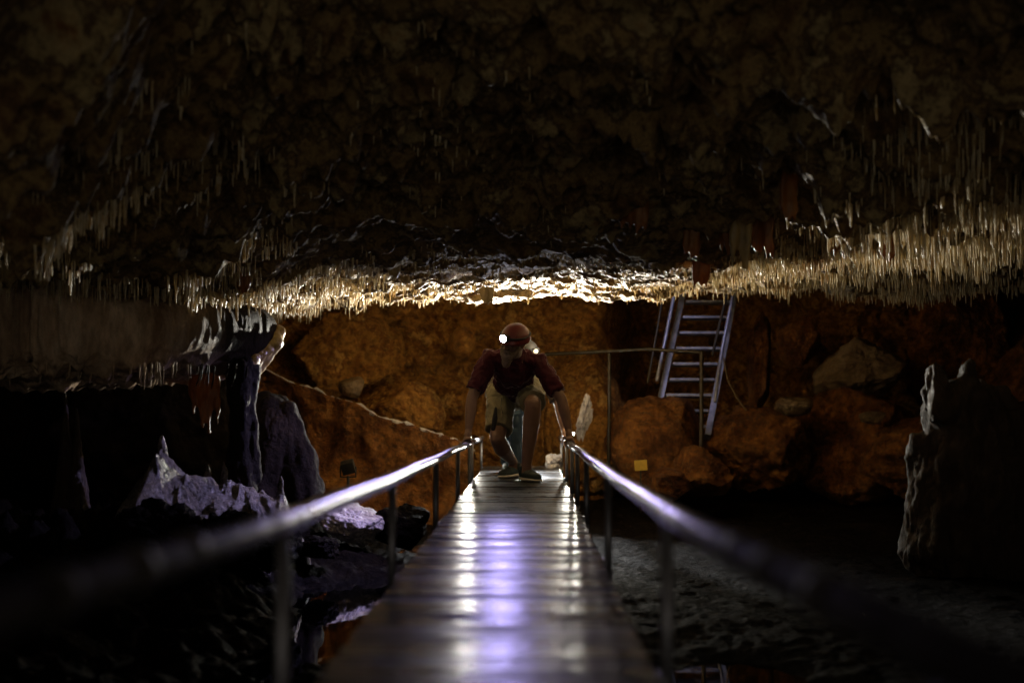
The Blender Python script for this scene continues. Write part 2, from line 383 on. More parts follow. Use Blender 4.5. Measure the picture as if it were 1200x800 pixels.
for sgn in (-1, 1):
    ysd = np.linspace(1.0, 19, 220); zs = np.linspace(-1.3, 5, 90)
    Yw, Zw = np.meshgrid(ysd, zs, indexing='ij')
    Xw = sgn * (5.6 + .7 * fbm(Yw * .5, Zw * .7, 3.1 + sgn, 5) + .3 * sstep(8, 2, Yw))
    w = grid_mesh('cave_wall', Xw, Yw, Zw, M_orange2, flip=(sgn < 0)); tag(w, kind='structure')

# ================================================================== ROCKS
def rock(name, c, h, seed, mat, label, cat='rock', planes=9, rough=.07, rot=(0, 0, 0), sub=6, cut=(.58, .88), fs=3.0, group=None):
    bm = bmesh.new(); bmesh.ops.create_icosphere(bm, subdivisions=sub, radius=1)
    co = np.array([v.co[:] for v in bm.verts]); fc = [[v.index for v in f.verts] for f in bm.faces]; bm.free()
    rs = np.random.RandomState(seed)
    nrm = rs.normal(size=(planes, 3)); nrm /= np.linalg.norm(nrm, axis=1)[:, None]
    dd = rs.uniform(cut[0], cut[1], planes)
    r = np.ones(len(co))
    for n_, d_ in zip(nrm, dd):
        cs = co @ n_
        r = np.where(cs > 1e-3, np.minimum(r, d_ / np.maximum(cs, 1e-3)), r)
    s = seed * 3.7
    r = r + rough * fbm(co[:, 0] * fs + s, co[:, 1] * fs, co[:, 2] * fs, 6, gain=.56) + .022 * fbm(co[:, 0] * 14, co[:, 1] * 14 + s, co[:, 2] * 14, 3) - rough * .5 * np.clip(ridge(co[:, 0] * 2 + s, co[:, 1] * 2, co[:, 2] * 2) - 1.2, 0, 2)
    co = co * r[:, None] * np.array(h)
    E = Matrix.Rotation(R(rot[2]), 3, 'Z') @ Matrix.Rotation(R(rot[1]), 3, 'Y') @ Matrix.Rotation(R(rot[0]), 3, 'X')
    co = co @ np.array(E).T
    o = mesh_obj(name, co, fc, mat); o.location = c
    tag(o, label, cat, group); return o
def rk(px0, py0, px1, py1, Yd, depth, seed, mat, label, **kw):
    a = P(px0, py1, Yd); b = P(px1, py0, Yd)
    c = (a + b) / 2; h = ((b.x - a.x) / 2 * 1.08, depth, (b.z - a.z) / 2 * 1.08)
    return rock('boulder', c, h, seed, mat, label, **kw)

rk(712, 452, 822, 585, 15.2, .45, 21, M_orange2, 'big triangular orange boulder left of the foot of the steel stair', planes=7, cut=(.6, .85), rough=.05)
rk(785, 524, 856, 586, 14.6, .35, 22, M_orange2, 'low brown boulder in front of the foot of the steel stair')
rk(748, 548, 812, 590, 14.2, .3, 23, M_orange2, 'small low boulder under the yellow sign')
rk(826, 476, 965, 580, 15.6, .6, 24, M_orange2, 'wide orange boulder just right of the steel stair foot', planes=11, rough=.09)
rk(930, 455, 1075, 585, 15.9, .6, 25, M_orange2, 'dark red brown boulder between the wide orange boulder and the right stalagmite')
rk(1020, 490, 1200, 600, 15.3, .6, 44, M_orange2, 'low dark boulder behind the right stalagmite')
rk(912, 366, 962, 430, 16.2, .35, 26, M_orange2, 'rounded brown boulder perched high right of the stair', rough=.06)
rk(955, 400, 1060, 470, 16.0, .5, 27, M_pale, 'pale tan slanting rock above the dark boulders on the right', rot=(0, -28, 0))
rk(876, 370, 905, 490, 16.6, .35, 28, M_orange2, 'upright brown rock close beside the right rail of the stair')
rk(1060, 330, 1200, 500, 17.2, .6, 45, M_orange2, 'large shadowed rock high on the right behind the stalagmite')
rk(905, 462, 955, 486, 15.2, .25, 29, M_pale, 'small wet grey rock on top of the wide orange boulder')
rk(1008, 482, 1040, 496, 15.0, .2, 46, M_pale, 'small glinting wet rock on the dark red brown boulder')
rk(640, 425, 745, 575, 16.2, .6, 30, M_orange, 'tall orange boulder right behind the crouching men', planes=6)
rk(520, 420, 660, 585, 16.6, .6, 31, M_orange, 'broad orange rock behind the end of the footbridge')
rk(398, 440, 428, 466, 14.6, .12, 32, M_pale, 'small pale angular rock lying on the long sloping slab', planes=6, cut=(.55, .8), rough=.03)
rk(425, 445, 520, 515, 15.4, .4, 33, M_orange, 'rounded ochre boulder leaning behind the long sloping slab', rot=(0, 25, 0), rough=.05)
rk(526, 384, 556, 424, 15.6, .18, 34, M_orange, 'egg shaped orange boulder high behind the front man', rough=.05, planes=5, rot=(0, 15, 0))
rk(330, 370, 470, 470, 15.9, .4, 35, M_orange, 'bulging ochre rock high on the left rear wall', rough=.08)
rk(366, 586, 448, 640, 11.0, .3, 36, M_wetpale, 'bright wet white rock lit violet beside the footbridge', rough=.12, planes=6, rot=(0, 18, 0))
rk(432, 588, 505, 645, 11.2, .25, 37, M_mud, 'dark wet rock against the left posts of the footbridge')
rk(355, 625, 400, 655, 9.9, .2, 38, M_mud, 'small black wet rock in front of the bright white rock', rough=.12)
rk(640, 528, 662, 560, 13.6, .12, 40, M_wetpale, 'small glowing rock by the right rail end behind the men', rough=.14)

rk(-120, 400, 150, 620, 12.2, .6, 61, M_shade_rock, 'huge added rock, shade dark in colour, deep in the hollow under the ledge at the far left', rough=.1)  # added dark backdrops filling the shaded hollow under the ledge
rk(60, 395, 300, 640, 11.6, .5, 62, M_shade_rock, 'broad added rock, shade dark in colour, closing the hollow under the ledge behind the column', rough=.1)
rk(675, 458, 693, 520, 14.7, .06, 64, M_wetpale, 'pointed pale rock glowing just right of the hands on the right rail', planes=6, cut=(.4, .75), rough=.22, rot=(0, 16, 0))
rk(120, 588, 235, 680, 8.3, .35, 71, M_mud, 'low dark wet boulder in front of the left half of the violet lit mound', rough=.16)
rk(215, 596, 300, 670, 8.4, .3, 72, M_mud, 'dark jagged wet rock in front of the middle of the violet lit mound', rough=.18)
rk(285, 610, 350, 670, 8.9, .3, 73, M_mud, 'small dark wet rock between the mound and the footbridge post', rough=.16)
# long sloping slab with a bright upper edge (left rear)
def slab():
    a = P(292, 425, 14.6); b = P(556, 524, 14.2)
    n = 160; m = 60; v = []; f = []
    V = np.zeros((n, m, 3))
    for i in range(n):
        t = i / (n - 1); e = a.lerp(b, t); e.z += .03 * math.sin(t * 23) * math.sin(t * 7 + 1)
        for j in range(m):
            s = j / (m - 1)
            if s < .3:   # top face going back
                q = s / .3; V[i, j] = (e.x + .0, e.y + .9 * (1 - q), e.z - .12 * (1 - q) - .02)
            else:
                q = (s - .3) / .7; V[i, j] = (e.x - .05 * q, e.y - .55 * q + .25 * math.sin(q * 3), e.z - 1.35 * q)
    nz = .08 * fbm(V[..., 0] * 1.7, V[..., 1] * 1.7, V[..., 2] * 1.7 + 3, 5)
    V[..., 1] += nz * 1.6; V[..., 2] += nz * .35
    o = grid_mesh('rock_slab', V[..., 0], V[..., 1], V[..., 2], M_orange2, flip=False)
    tag(o, 'long orange slab sloping down to the right with a bright upper edge', 'rock slab')
    pts = []; rd = []
    for i in range(4, n - 1, 2):
        j = int(.29 * m); pts.append(V[i, j] + np.array([0, 0, .008])); rd.append(max(.004, .014 + .02 * float(pn(i * .31, .5, .5)) + .012 * float(pn(i * .9, 1.5, .5))))
    MB().tube(pts, rd, 8).build('edge_highlight', M_wetpale, o)  # pale tube paints the lit rim along the slab edge
slab()

# left flowstone ledge: shade at the tip is painted into the colour, darker than the body
def shade_tip():
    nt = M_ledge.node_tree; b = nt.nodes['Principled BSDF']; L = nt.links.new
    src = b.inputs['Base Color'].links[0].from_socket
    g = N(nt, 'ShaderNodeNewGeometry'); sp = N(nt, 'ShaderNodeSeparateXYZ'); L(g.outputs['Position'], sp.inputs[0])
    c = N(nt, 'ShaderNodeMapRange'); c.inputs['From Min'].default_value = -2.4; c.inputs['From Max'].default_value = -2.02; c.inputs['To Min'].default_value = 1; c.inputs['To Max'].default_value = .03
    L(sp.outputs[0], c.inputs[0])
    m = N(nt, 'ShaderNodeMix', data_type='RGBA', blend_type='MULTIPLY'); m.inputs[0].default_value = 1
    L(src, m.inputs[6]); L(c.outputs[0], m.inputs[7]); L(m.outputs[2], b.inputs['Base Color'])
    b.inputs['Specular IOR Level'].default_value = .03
shade_tip()
def ledge():
    bm = bmesh.new(); bmesh.ops.create_icosphere(bm, subdivisions=7, radius=1)
    co = np.array([v.co[:] for v in bm.verts]); fc = [[v.index for v in f.verts] for f in bm.faces]; bm.free()
    p = 4.0; nrm = (np.abs(co) ** p).sum(1) ** (1 / p); co = co / nrm[:, None]
    c = np.array([-4.02, 9.5, 1.075]); h = np.array([2.42, .95, .335])
    q = co * h + c
    # right end rounds down to a lip, underside rises to the left
    ex = sstep(-2.5, -1.6, q[:, 0]); q[:, 2] -= .0 * ex
    q[:, 2] += -.05 * ex * (co[:, 2] > 0) * co[:, 2] + .1 * sstep(-2.4, -4, q[:, 0]) * (co[:, 2] > 0)
    side = np.sqrt(np.clip(1 - co[:, 2] ** 2, 0, 1)); dirn = np.stack([co[:, 0] * .4, co[:, 1], co[:, 2] * 0], 1)
    dirn /= np.maximum(np.linalg.norm(dirn, axis=1)[:, None], 1e-4)
    fl = .075 * fbm(q[:, 0] * 9 + .6 * q[:, 2], q[:, 1] * 7, q[:, 2] * 1.2, 4) + .05 * fbm(q[:, 0] * 2.4, q[:, 1] * 2, q[:, 2] * 1.6, 3)
    fl = fl * (1.2 - .9 * sstep(-2.6, -2.0, q[:, 0]))
    q += dirn * (fl * side)[:, None]
    q[:, 0] += sstep(-3.4, -1.8, q[:, 0]) * ((q[:, 1] - 10.3) * .44 - .02) - .12 * ex * np.clip(-co[:, 2], 0, 1) ** 1.5
    low = (co[:, 2] < -.5)
    q[:, 2] -= low * .09 * np.clip(fbm(q[:, 0] * 8, q[:, 1] * 8, .5, 3), 0, 1)
    q[:, 2] += .05 * fbm(q[:, 0] * 1.5, q[:, 1] * 1.5, 4.4, 4)
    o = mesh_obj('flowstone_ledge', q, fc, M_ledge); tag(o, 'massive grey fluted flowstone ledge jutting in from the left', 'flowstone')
ledge()

# tapered formations built from fused strands
def formation(name, mat, label, cat, strands, vox=.012, amp=.012, fs=14, group=None):
    mb = MB()
    for pts, rad in strands: mb.tube(pts, rad, seg=10)
    o = mb.fuse(name, mat, vox=vox, smooth=3, disp=lambda c: amp * fbm(c[:, 0] * fs, c[:, 1] * fs, c[:, 2] * fs * .5, 4))
    tag(o, label, cat, group); return o
Yl = 8.95
st = []
for k in range(9):
    t = k / 8; x0 = 327 - 30 * t; y0 = 388 + 22 * t; e = (272 + 10 * t, 498 - 14 * (k % 3) - 26 * abs(t - .2)); yy = 9.95 - .15 * t + .03 * (k % 2)
    st.append(([P(x0, y0, yy + .12), P(x0 - 5 - 3 * t, y0 + 16, yy), P(x0 * .45 + e[0] * .55, y0 * .5 + e[1] * .5, yy), P(e[0] + 3, e[1] - 18, yy), P(e[0], e[1], yy)], [.045, .05, .036, .022, .007]))
formation('flowstone_drapery', M_tan, 'yellow brown drapery running down from the right tip of the ledge', 'drapery', st, .01)
formation('rock_column', M_shade_rock, 'slim grey column from the ledge underside to the floor', 'column',
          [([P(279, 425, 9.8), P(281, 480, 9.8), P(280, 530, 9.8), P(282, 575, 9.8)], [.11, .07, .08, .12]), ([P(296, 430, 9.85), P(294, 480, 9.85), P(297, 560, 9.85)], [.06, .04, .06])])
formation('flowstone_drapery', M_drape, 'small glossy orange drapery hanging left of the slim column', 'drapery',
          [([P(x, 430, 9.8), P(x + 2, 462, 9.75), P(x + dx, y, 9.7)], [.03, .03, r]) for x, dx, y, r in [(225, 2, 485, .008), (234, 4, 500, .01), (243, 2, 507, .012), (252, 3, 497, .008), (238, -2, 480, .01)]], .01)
formation('stalagmite', M_shade_rock, 'blocky dark stalagmite with a lit right flank beneath the ledge', 'stalagmite',
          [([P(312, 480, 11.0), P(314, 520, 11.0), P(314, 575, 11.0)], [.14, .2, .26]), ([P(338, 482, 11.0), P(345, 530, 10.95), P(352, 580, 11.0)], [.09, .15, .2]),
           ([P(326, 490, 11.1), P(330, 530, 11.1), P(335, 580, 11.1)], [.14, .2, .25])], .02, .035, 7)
rk(292, 466, 352, 560, 11.1, .3, 41, M_shade_rock, 'squat grey block leaning against the blocky stalagmite', planes=5, cut=(.6, .8), rough=.05)

# right stalagmite: big, dark, rim lit on its left
st = []
for (px, top, bot, r0, r1) in [(1098, 452, 640, .06, .2), (1085, 520, 645, .1, .17), (1118, 470, 645, .14, .32), (1150, 480, 650, .2, .36), (1185, 500, 655, .2, .36), (1080, 570, 640, .06, .1)]:
    st.append(([P(px, top, 9.9), P(px + 2, top * .7 + bot * .3, 9.9), P(px, top * .3 + bot * .7, 9.9), P(px, bot, 9.9)], [r0 * 1.06, (r0 * .6 + r1 * .4) * 1.06, r1 * .95, r1 * 1.06]))
st.append(([P(1096, 438, 9.8), P(1095, 455, 9.8), P(1099, 478, 9.8)], [.065, .095, .13]))
st.append(([P(1097, 424, 9.8), P(1098, 445, 9.8)], [.016, .04]))
st.append(([P(1139, 424, 9.8), P(1134, 440, 9.8), P(1130, 470, 9.8)], [.016, .04, .1]))
formation('stalagmite', M_dark, 'tall dark stalagmite on the right with a rim lit left edge', 'stalagmite', st, .016, .06, 8)

# violet-lit mound on the left bank with small stalagmites
def mound():
    n, m = 260, 120
    u = np.linspace(0, 1, n); w = np.linspace(-1, 1, m); U, W = np.meshgrid(u, w, indexing='ij')
    a = P(150, 545, 8.9); b = P(345, 600, 9.6)
    cx = a.x + (b.x - a.x) * U; cy = a.y + (b.y - a.y) * U
    crest = np.interp(U, [0, .12, .2, .32, .55, .8, .93, 1], [.02, .2, .32, .17, .1, .03, -.03, -.3])
    Xm = cx + W * .1; Ym = cy + W * .75
    Zm = crest - (np.abs(W) ** 1.5) * np.where(W < 0, .75, .6) + .035 * fbm(Xm * 6, Ym * 6, 1.2, 6, gain=.55) + .03 * ridge(Xm * 4, Ym * 4, .3, 3) + .05 * np.clip(pn(Xm * 13, Ym * 13, 2.2), 0, 1) - .05 * np.clip(pn(Xm * 7, Ym * 7, 5.2), 0, 1) - .06
    o = grid_mesh('mud_mound', Xm, Ym, Zm, M_mound, flip=True); tag(o, 'knobbly wet mound on the left bank catching violet light', 'mound')
    return a, b
mound()
for (px, top, bot, r, lab) in [(190, 512, 550, .045, 'tallest small stalagmite, at the left end of the violet lit mound'),
                               (262, 541, 560, .022, 'thin stub stalagmite midway along the violet lit mound'),
                               (243, 545, 562, .03, 'stubby stalagmite just left of the thin stub on the mound'),
                               (329, 558, 575, .02, 'tiny stalagmite near the right end of the violet lit mound')]:
    formation('stalagmite', M_mound, lab, 'stalagmite', [([P(px, top, 9.7), P(px + 1, (top + bot) / 2, 9.7), P(px - 1, bot + 14, 9.7)], [r * .35, r * .8, r * 1.5])], .006, .01, 20)
for i, (px, top, yy, lab) in enumerate([(76, 458, 9.6, 'slender stalagmite in the gloom below the ledge'), (90, 478, 9.6, 'short stalagmite to the right of the slender one below the ledge')]):
    formation('stalagmite', M_dark, lab, 'stalagmite', [([P(px, top, yy), P(px + 1, top + 30, yy), P(px, 640, yy)], [.008, .02, .12])], .007, .01, 20)

# ================================================================== DRAPERIES ON THE CEILING
def drapery(px, py0, py1, Yd, w, mat, label, n=5, seed=0, up=22):
    r_ = random.Random(seed); st = []
    sc_ = Yd / F
    for i in range(n):
        q = px + w * (i / max(1, n - 1) - .5); e = py1 - abs(i - n / 2) * (py1 - py0) * .09 * r_.uniform(.5, 1.6)
        rr = max(3.5, w / n * .8) * sc_
        yy = Yd + r_.uniform(-.04, .04)
        st.append(([P(q, py0 - up, yy), P(q + r_.uniform(-2, 2), (py0 + e) / 2, yy), P(q + r_.uniform(-2, 2), e, yy)], [rr * 1.3, rr * 1.1, rr * .35]))
    return formation('drapery', mat, label, 'drapery', st, .012, .012, 12)
drapery(742, 235, 275, 8.3, 26, M_drape, 'rusty brown drapery in a hollow of the dark ceiling above the lit band', 4, 1)
drapery(811, 275, 305, 8.6, 12, M_drape, 'small amber drapery left of the tall red brown curtains', 3, 2)
drapery(852, 240, 305, 8.6, 12, M_drape, 'narrow orange curtain, left one of the three tall curtains', 3, 3)
drapery(868, 255, 322, 8.5, 16, M_tan, 'brown curtain hanging lowest, middle one of the three tall curtains', 3, 4)
drapery(892, 240, 308, 8.6, 24, M_drape, 'broad red brown curtain, right one of the three tall curtains', 5, 5)
drapery(778, 300, 322, 9.1, 26, M_tan, 'pair of yellow bulbs merging into a short drapery at the lit band edge', 4, 6)
drapery(822, 312, 338, 9.1, 14, M_drape, 'short pointed brown drapery dipping into the lit fringe', 3, 7)
drapery(1040, 285, 305, 8.9, 8, M_drape, 'small dark tooth drapery among pale straws on the right', 2, 8)
drapery(925, 225, 262, 7.8, 14, M_drape, 'dim brown drapery up and to the right of the broad curtain', 3, 9)
drapery(980, 275, 303, 8.9, 14, M_drape, 'stubby rust drapery at the left end of the right hand fringe', 3, 10)
drapery(100, 150, 185, 7.0, 14, M_drape, 'ochre drapery above the straw rows on the left', 3, 11)
drapery(127, 190, 218, 7.3, 10, M_tan, 'slim yellow drapery among the straw rows on the left', 2, 12)
drapery(285, 325, 345, 8.9, 10, M_drape, 'amber drapery at the left end of the lit ceiling band', 3, 13)
drapery(571, 345, 357, 10.8, 9, M_tan, 'yellow hanging knob directly above the front man', 3, 14, 5)
drapery(463, 312, 326, 9.5, 10, M_tan, 'rounded pale knob in the left half of the lit band', 3, 15)
drapery(366, 60, 95, 6.3, 14, M_ceil, 'mottled rock pendant high in the dark ceiling', 4, 16)

# ================================================================== STRAWS
def straw_geo(L, r, seg=6, bend=0, rn=None):
    lv = [(0, 1.25), (.12, 1.0), (.55, .8), (.93, .55), (1, .2)]
    v = []; f = []
    for t, k in lv:
        for j in range(seg):
            a = 2 * math.pi * j / seg
            v.append((math.cos(a) * r * k + bend * t * t * L, math.sin(a) * r * k, -t * L + .02 * (t == 0)))
    for i in range(len(lv) - 1):
        for j in range(seg):
            f.append((i * seg + j, (i + 1) * seg + j, (i + 1) * seg + (j + 1) % seg, i * seg + (j + 1) % seg))
    f.append(tuple((len(lv) - 1) * seg + j for j in range(seg)))
    return v, f
cand = []
def scatter(n, x0, x1, y0, y1, len_fn, dens_fn, region):
    x = nrs.uniform(x0, x1, n); y = nrs.uniform(y0, y1, n)
    k = nrs.uniform(0, 1, n) < dens_fn(x, y)
    x = x[k]; y = y[k]; z = ceil_z(x, y); L = len_fn(x, y) * nrs.uniform(.45, 1.35, len(x))
    r = np.clip(nrs.lognormal(-5.2, .42, len(x)), .003, .02) * (.75 + L * 3); L = L * nrs.choice([.6, 1, 1, 1.5], len(x))
    for i in range(len(x)): cand.append((x[i], y[i], z[i], L[i], r[i], region))
clump = lambda x, y, s, q: sstep(q, q + .3, fbm(x * s, y * s, 6.6, 3) + .25)
# lit flat band
scatter(23000, -2.5, 5.0, 9.05, 12.45, lambda x, y: .021 + .048 * sstep(.6, 2.4, x) + .028 * sstep(-.5, -1.3, x), lambda x, y: (.12 + .88 * clump(x, y, 2.2, .12)) * (.55 + .45 * sstep(.5, 1.6, np.abs(x))), 'lit')
# right fringe, long and dense
scatter(5200, 1.3, 4.6, 8.6, 10.4, lambda x, y: .07 + .05 * sstep(1.8, 3, x), lambda x, y: .2 + .7 * clump(x, y, 1.9, .1), 'right')
# upper right rows
scatter(5500, 1.4, 3.8, 6.4, 8.6, lambda x, y: .05 + .07 * sstep(1.2, 2.4, x), lambda x, y: .9 * clump(x, y, 1.5, .05) * sstep(1.2, 2.4, x), 'upper')
# left rows
scatter(8000, -3.7, -1.2, 6.0, 9.1, lambda x, y: .075 + .02 * sstep(-1.4, -2.2, x), lambda x, y: .8 * clump(x, y, 1.5, .12) * sstep(-1.2, -1.9, x), 'left')
# sparse teeth elsewhere
scatter(1800, -1.6, 1.8, 6.3, 9.1, lambda x, y: .035 + 0 * x, lambda x, y: .5 * clump(x, y, 1.4, .3), 'mid')
def proj(x, y, z):
    return 622 + x * F / y, 477 - (z - .576) * F / y
vis = []; rest = []
for c in cand:
    px, py = proj(*c[:3])
    if -40 < px < 1240 and py > -30 and (c[5] != 'lit' or py > 285): vis.append((c[3] * c[4] / c[1] ** 2, c))
    else: rest.append(c)
vis.sort(key=lambda t: -t[0])
labels = {'lit': ('short pale stalactite in the brightly lit ceiling band', 'stalactites of the lit ceiling band'),
          'right': ('long cream straw stalactite in the dense fringe at the right', 'straw stalactites of the right fringe'),
          'upper': ('dim grey straw stalactite hanging in the upper right rows', 'straw stalactites of the upper right rows'),
          'left': ('pale straw stalactite hanging in the rows at the left', 'straw stalactites of the left rows'),
          'mid': ('small tooth stalactite on the dark middle of the ceiling', 'teeth on the dark middle ceiling')}
protos = []
for k in range(8):
    v, f = straw_geo(1, 1, 7, rng.uniform(-.03, .03)); me = bpy.data.meshes.new('stalactite'); me.from_pydata(v, [], f); me.update()
    me.polygons.foreach_set('use_smooth', [True] * len(me.polygons)); me.materials.append(M_straw); protos.append(me)
quota = {'lit': 90, 'right': 80, 'upper': 45, 'left': 75, 'mid': 10}
for s_, c in vis:
    x, y, z, L, r, reg = c
    if quota[reg] > 0:
        quota[reg] -= 1
        o = bpy.data.objects.new('stalactite', rng.choice(protos)); COL.objects.link(o)
        o.location = (x, y, z + .004); o.scale = (r, r, L); o.rotation_euler = (rng.uniform(-.05, .05), rng.uniform(-.05, .05), 0)
        tag(o, labels[reg][0], 'stalactite', labels[reg][1])
    else: rest.append(c)
mb = MB()
for x, y, z, L, r, reg in rest:
    v, f = straw_geo(L, r, 5, rng.uniform(-.04, .04)); mb.add([(a + x, b + y, c + z) for a, b, c in v], f)
o = mb.build('straw_stalactites', M_straw); tag(o, 'dense carpet of tiny straw stalactites covering the cave ceiling', 'stalactites', kind='stuff')
# fringe beneath the left ledge
mb = MB()
for i in range(80):
    x = rng.uniform(-4.6, -1.75); y = rng.uniform(8.55, 9.0); L = rng.uniform(.03, .13); r = rng.uniform(.004, .008)
    v, f = straw_geo(L, r, 6, rng.uniform(-.3, .1)); mb.add([(a + x, b + y, c + .80 + rng.uniform(0, .04)) for a, b, c in v], f)
o = mb.build('drip_fringe', M_ledge); tag(o, 'fringe of thin drips along the underside of the left ledge', 'stalactites', kind='stuff')

# ================================================================== FOOTBRIDGE
XL, XR = -.468, .282
bridge = empty('footbridge', (0, 7, 0), 'narrow wet plank footbridge with two low pipe handrails leading to the men', 'footbridge')
mb = MB(); y = -1.0; i = 0; pitch = .1
while y < 14.0:
    dz = rng.uniform(-.0022, .0022); wv = rng.uniform(-.006, .006)
    mb.box(((XL + XR) / 2 + wv, y + pitch / 2, -.014 + dz), ((XR - XL) / 2 - .012, pitch / 2 - .006, .014), Matrix.Rotation(rng.uniform(-.014, .014), 3, 'X') @ Matrix.Rotation(rng.uniform(-.004, .004), 3, 'Y'), .003)
    y += pitch; i += 1
mb.build('deck', M_deck, bridge, smooth=False)
for xx in (XL + .06, XR - .06):
    MB().box((xx, 6.5, -.105), (.03, 7.5, .074), None, .004).build('bearer', M_post, bridge, smooth=False)
def rail_z(y): return float(np.interp(y, [-1, 0, 1, 1.9, 3, 5, 8, 11, 14, 14.4], [.40, .40, .395, .375, .347, .325, .308, .292, .27, .27]))
posts = {XL: [.5, 2.8, 5.0, 7.3, 9.5, 11.75, 14.0], XR: [1.0, 3.17, 5.55, 7.7, 9.2, 10.4, 11.9, 14.0]}
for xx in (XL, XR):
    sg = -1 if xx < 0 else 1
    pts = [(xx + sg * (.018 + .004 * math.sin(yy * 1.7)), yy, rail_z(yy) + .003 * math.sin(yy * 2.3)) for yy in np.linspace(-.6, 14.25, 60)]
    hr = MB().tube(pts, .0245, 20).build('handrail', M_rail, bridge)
    for yy in (1.45, 1.75, 2.02, 6.4, 9.9):
        z = rail_z(yy); MB().tube([(xx + sg * .018, yy - .02, z), (xx + sg * .018, yy + .02, z)], .0275, 20, cap=False).build('pipe_joint', M_rail, hr)
    for yy in posts[xx]:
        z = rail_z(yy)
        p = MB().tube([(xx + sg * .018, yy, -.18), (xx + sg * .018, yy, z - .012)], .0145, 14, cap=False).build('post', M_post, hr)
        MB().box((xx + sg * .003, yy, -.06), (.006, .045, .05), None, .002).tube([(xx + sg * .03, yy - .025, -.06), (xx + sg * .012, yy - .025, -.06)], .007, 8).tube([(xx + sg * .03, yy + .025, -.06), (xx + sg * .012, yy + .025, -.06)], .007, 8).build('bracket', M_post, hr)
for yy in (2.2, 5.2, 8.2, 11.2, 13.6):
    for xx in (XL + .06, XR - .06):
        MB().tube([(xx, yy, -1.1), (xx, yy, -.15)], .035, 12, cap=False).build('support_leg', M_post, bridge)

# ================================================================== STAIR
Ys = 15.6
sb = (P(782, 462, 15.2)); 
stair = empty('steel_stair', P(820, 520, 15.2), 'steep steel stair ladder leaning up behind the boulders into the dark', 'stair')
def SP(px, py):  # stair leans back: further away when higher
    return P(px, py, 15.3 + (520 - py) / 180 * 1.1)
L0, L1 = SP(775, 463), SP(806, 318); R0, R1 = SP(829, 512), SP(866, 318)
def beam(a, b, w, d, name, mat, par):
    t = (b - a).normalized(); s_ = Vector((1, 0, 0)); s_ = (s_ - t * s_.dot(t)).normalized(); u = t.cross(s_)
    M = Matrix((s_, t, u)).transposed(); MB().box((a + b) / 2, (w, (b - a).length / 2, d), M, .004).build(name, mat, par, smooth=False)
L0b = L0 + (L0 - L1) * .42
beam(L0b, L1, .034, .06, 'stringer', M_steel, stair); beam(R0, R1, .034, .06, 'stringer', M_steel, stair)
for k in range(11):
    py = 500 - k * 18.2
    if py < 330: break
    a_t = (463 - py) / (463 - 318); lx = 775 + (806 - 775) * a_t; rx = 829 + (866 - 829) * (512 - py) / (512 - 318)
    a = SP(lx + 3, py); b = SP(rx - 3, py); 
    MB().box((a + b) / 2, ((b.x - a.x) / 2 - .02, .085, .014), Matrix.Rotation(R(-6), 3, 'X'), .003).build('tread', M_steel, stair, smooth=False)
def tubeobj(name, pts, r, mat, par, seg=10): return MB().tube(pts, r, seg).build(name, mat, par)
off = Vector((0, -.35, 0))
hl = tubeobj('handrail', [P(770, 445, 14.9), P(779, 400, 15.1), P(790, 345, 15.4), P(796, 318, 15.5)], .02, M_steel, stair)
tubeobj('handrail', [P(759, 448, 15.1), P(768, 398, 15.3), P(777, 345, 15.6), P(782, 318, 15.7)], .014, M_brass, stair)
tubeobj('handrail', [P(838, 470, 14.9), P(846, 410, 15.1), P(859, 345, 15.4), P(864, 318, 15.5)], .02, M_steel, stair)
tubeobj('handrail', [P(835, 416, 14.9), P(842, 385, 15.1), P(853, 340, 15.4), P(857, 318, 15.5)], .016, M_brass, stair)

rl = empty('railing', P(768, 480, 14.8), 'thin rusty railing with two posts running behind the men to the stair', 'railing')
tubeobj('top_rail', [P(640, 415, 15.2), P(705, 412, 15.0), P(760, 409, 14.8), P(823, 413, 14.6)], .02, M_brass, rl)
tubeobj('post', [P(714, 412, 15.0), P(714, 480, 15.0), P(713, 575, 15.0)], .02, M_brass, rl)
tubeobj('post', [P(822, 413, 14.6), P(822, 516, 14.6), P(821, 575, 14.6)], .022, M_brass, rl)
cb = MB().tube([P(848, 420, 15.0), P(853, 446, 15.0), P(863, 465, 15.0), P(874, 480, 15.0)], .009, 8).build('rope', M_pale); tag(cb, 'thin pale rope sagging from the right stair rail to the boulder', 'rope')

sg = empty('warning_sign', P(751, 552, 14.1), 'small blank yellow sign plate standing by the foot of the boulder', 'sign')
c = P(751, 545, 14.0)
MB().box(c, (.062, .004, .052), Matrix.Rotation(R(8), 3, 'X') @ Matrix.Rotation(R(-4), 3, 'Y'), .003).build('plate', M_yellow, sg, smooth=False)
tubeobj('stake', [c + Vector((0, .016, .03)), c + Vector((0, .04, -.45))], .01, M_brass, sg)
fl = empty('floodlight', P(408, 556, 13.0), 'small unlit black box floodlight tilted on the slope beyond the white rock', 'floodlight')
c = P(408, 547, 13.0)
MB().box(c, (.06, .05, .055), Matrix.Rotation(R(-14), 3, 'Y') @ Matrix.Rotation(R(20), 3, 'X'), .008).build('housing', M_black, fl, smooth=False)
tubeobj('bracket', [c + Vector((-.07, 0, 0)), c + Vector((-.07, 0, -.09)), c + Vector((.07, 0, -.09)), c + Vector((.07, 0, 0))], .008, M_black, fl)
tubeobj('stake', [c + Vector((0, 0, -.09)), c + Vector((0, .02, -.7))], .014, M_black, fl)

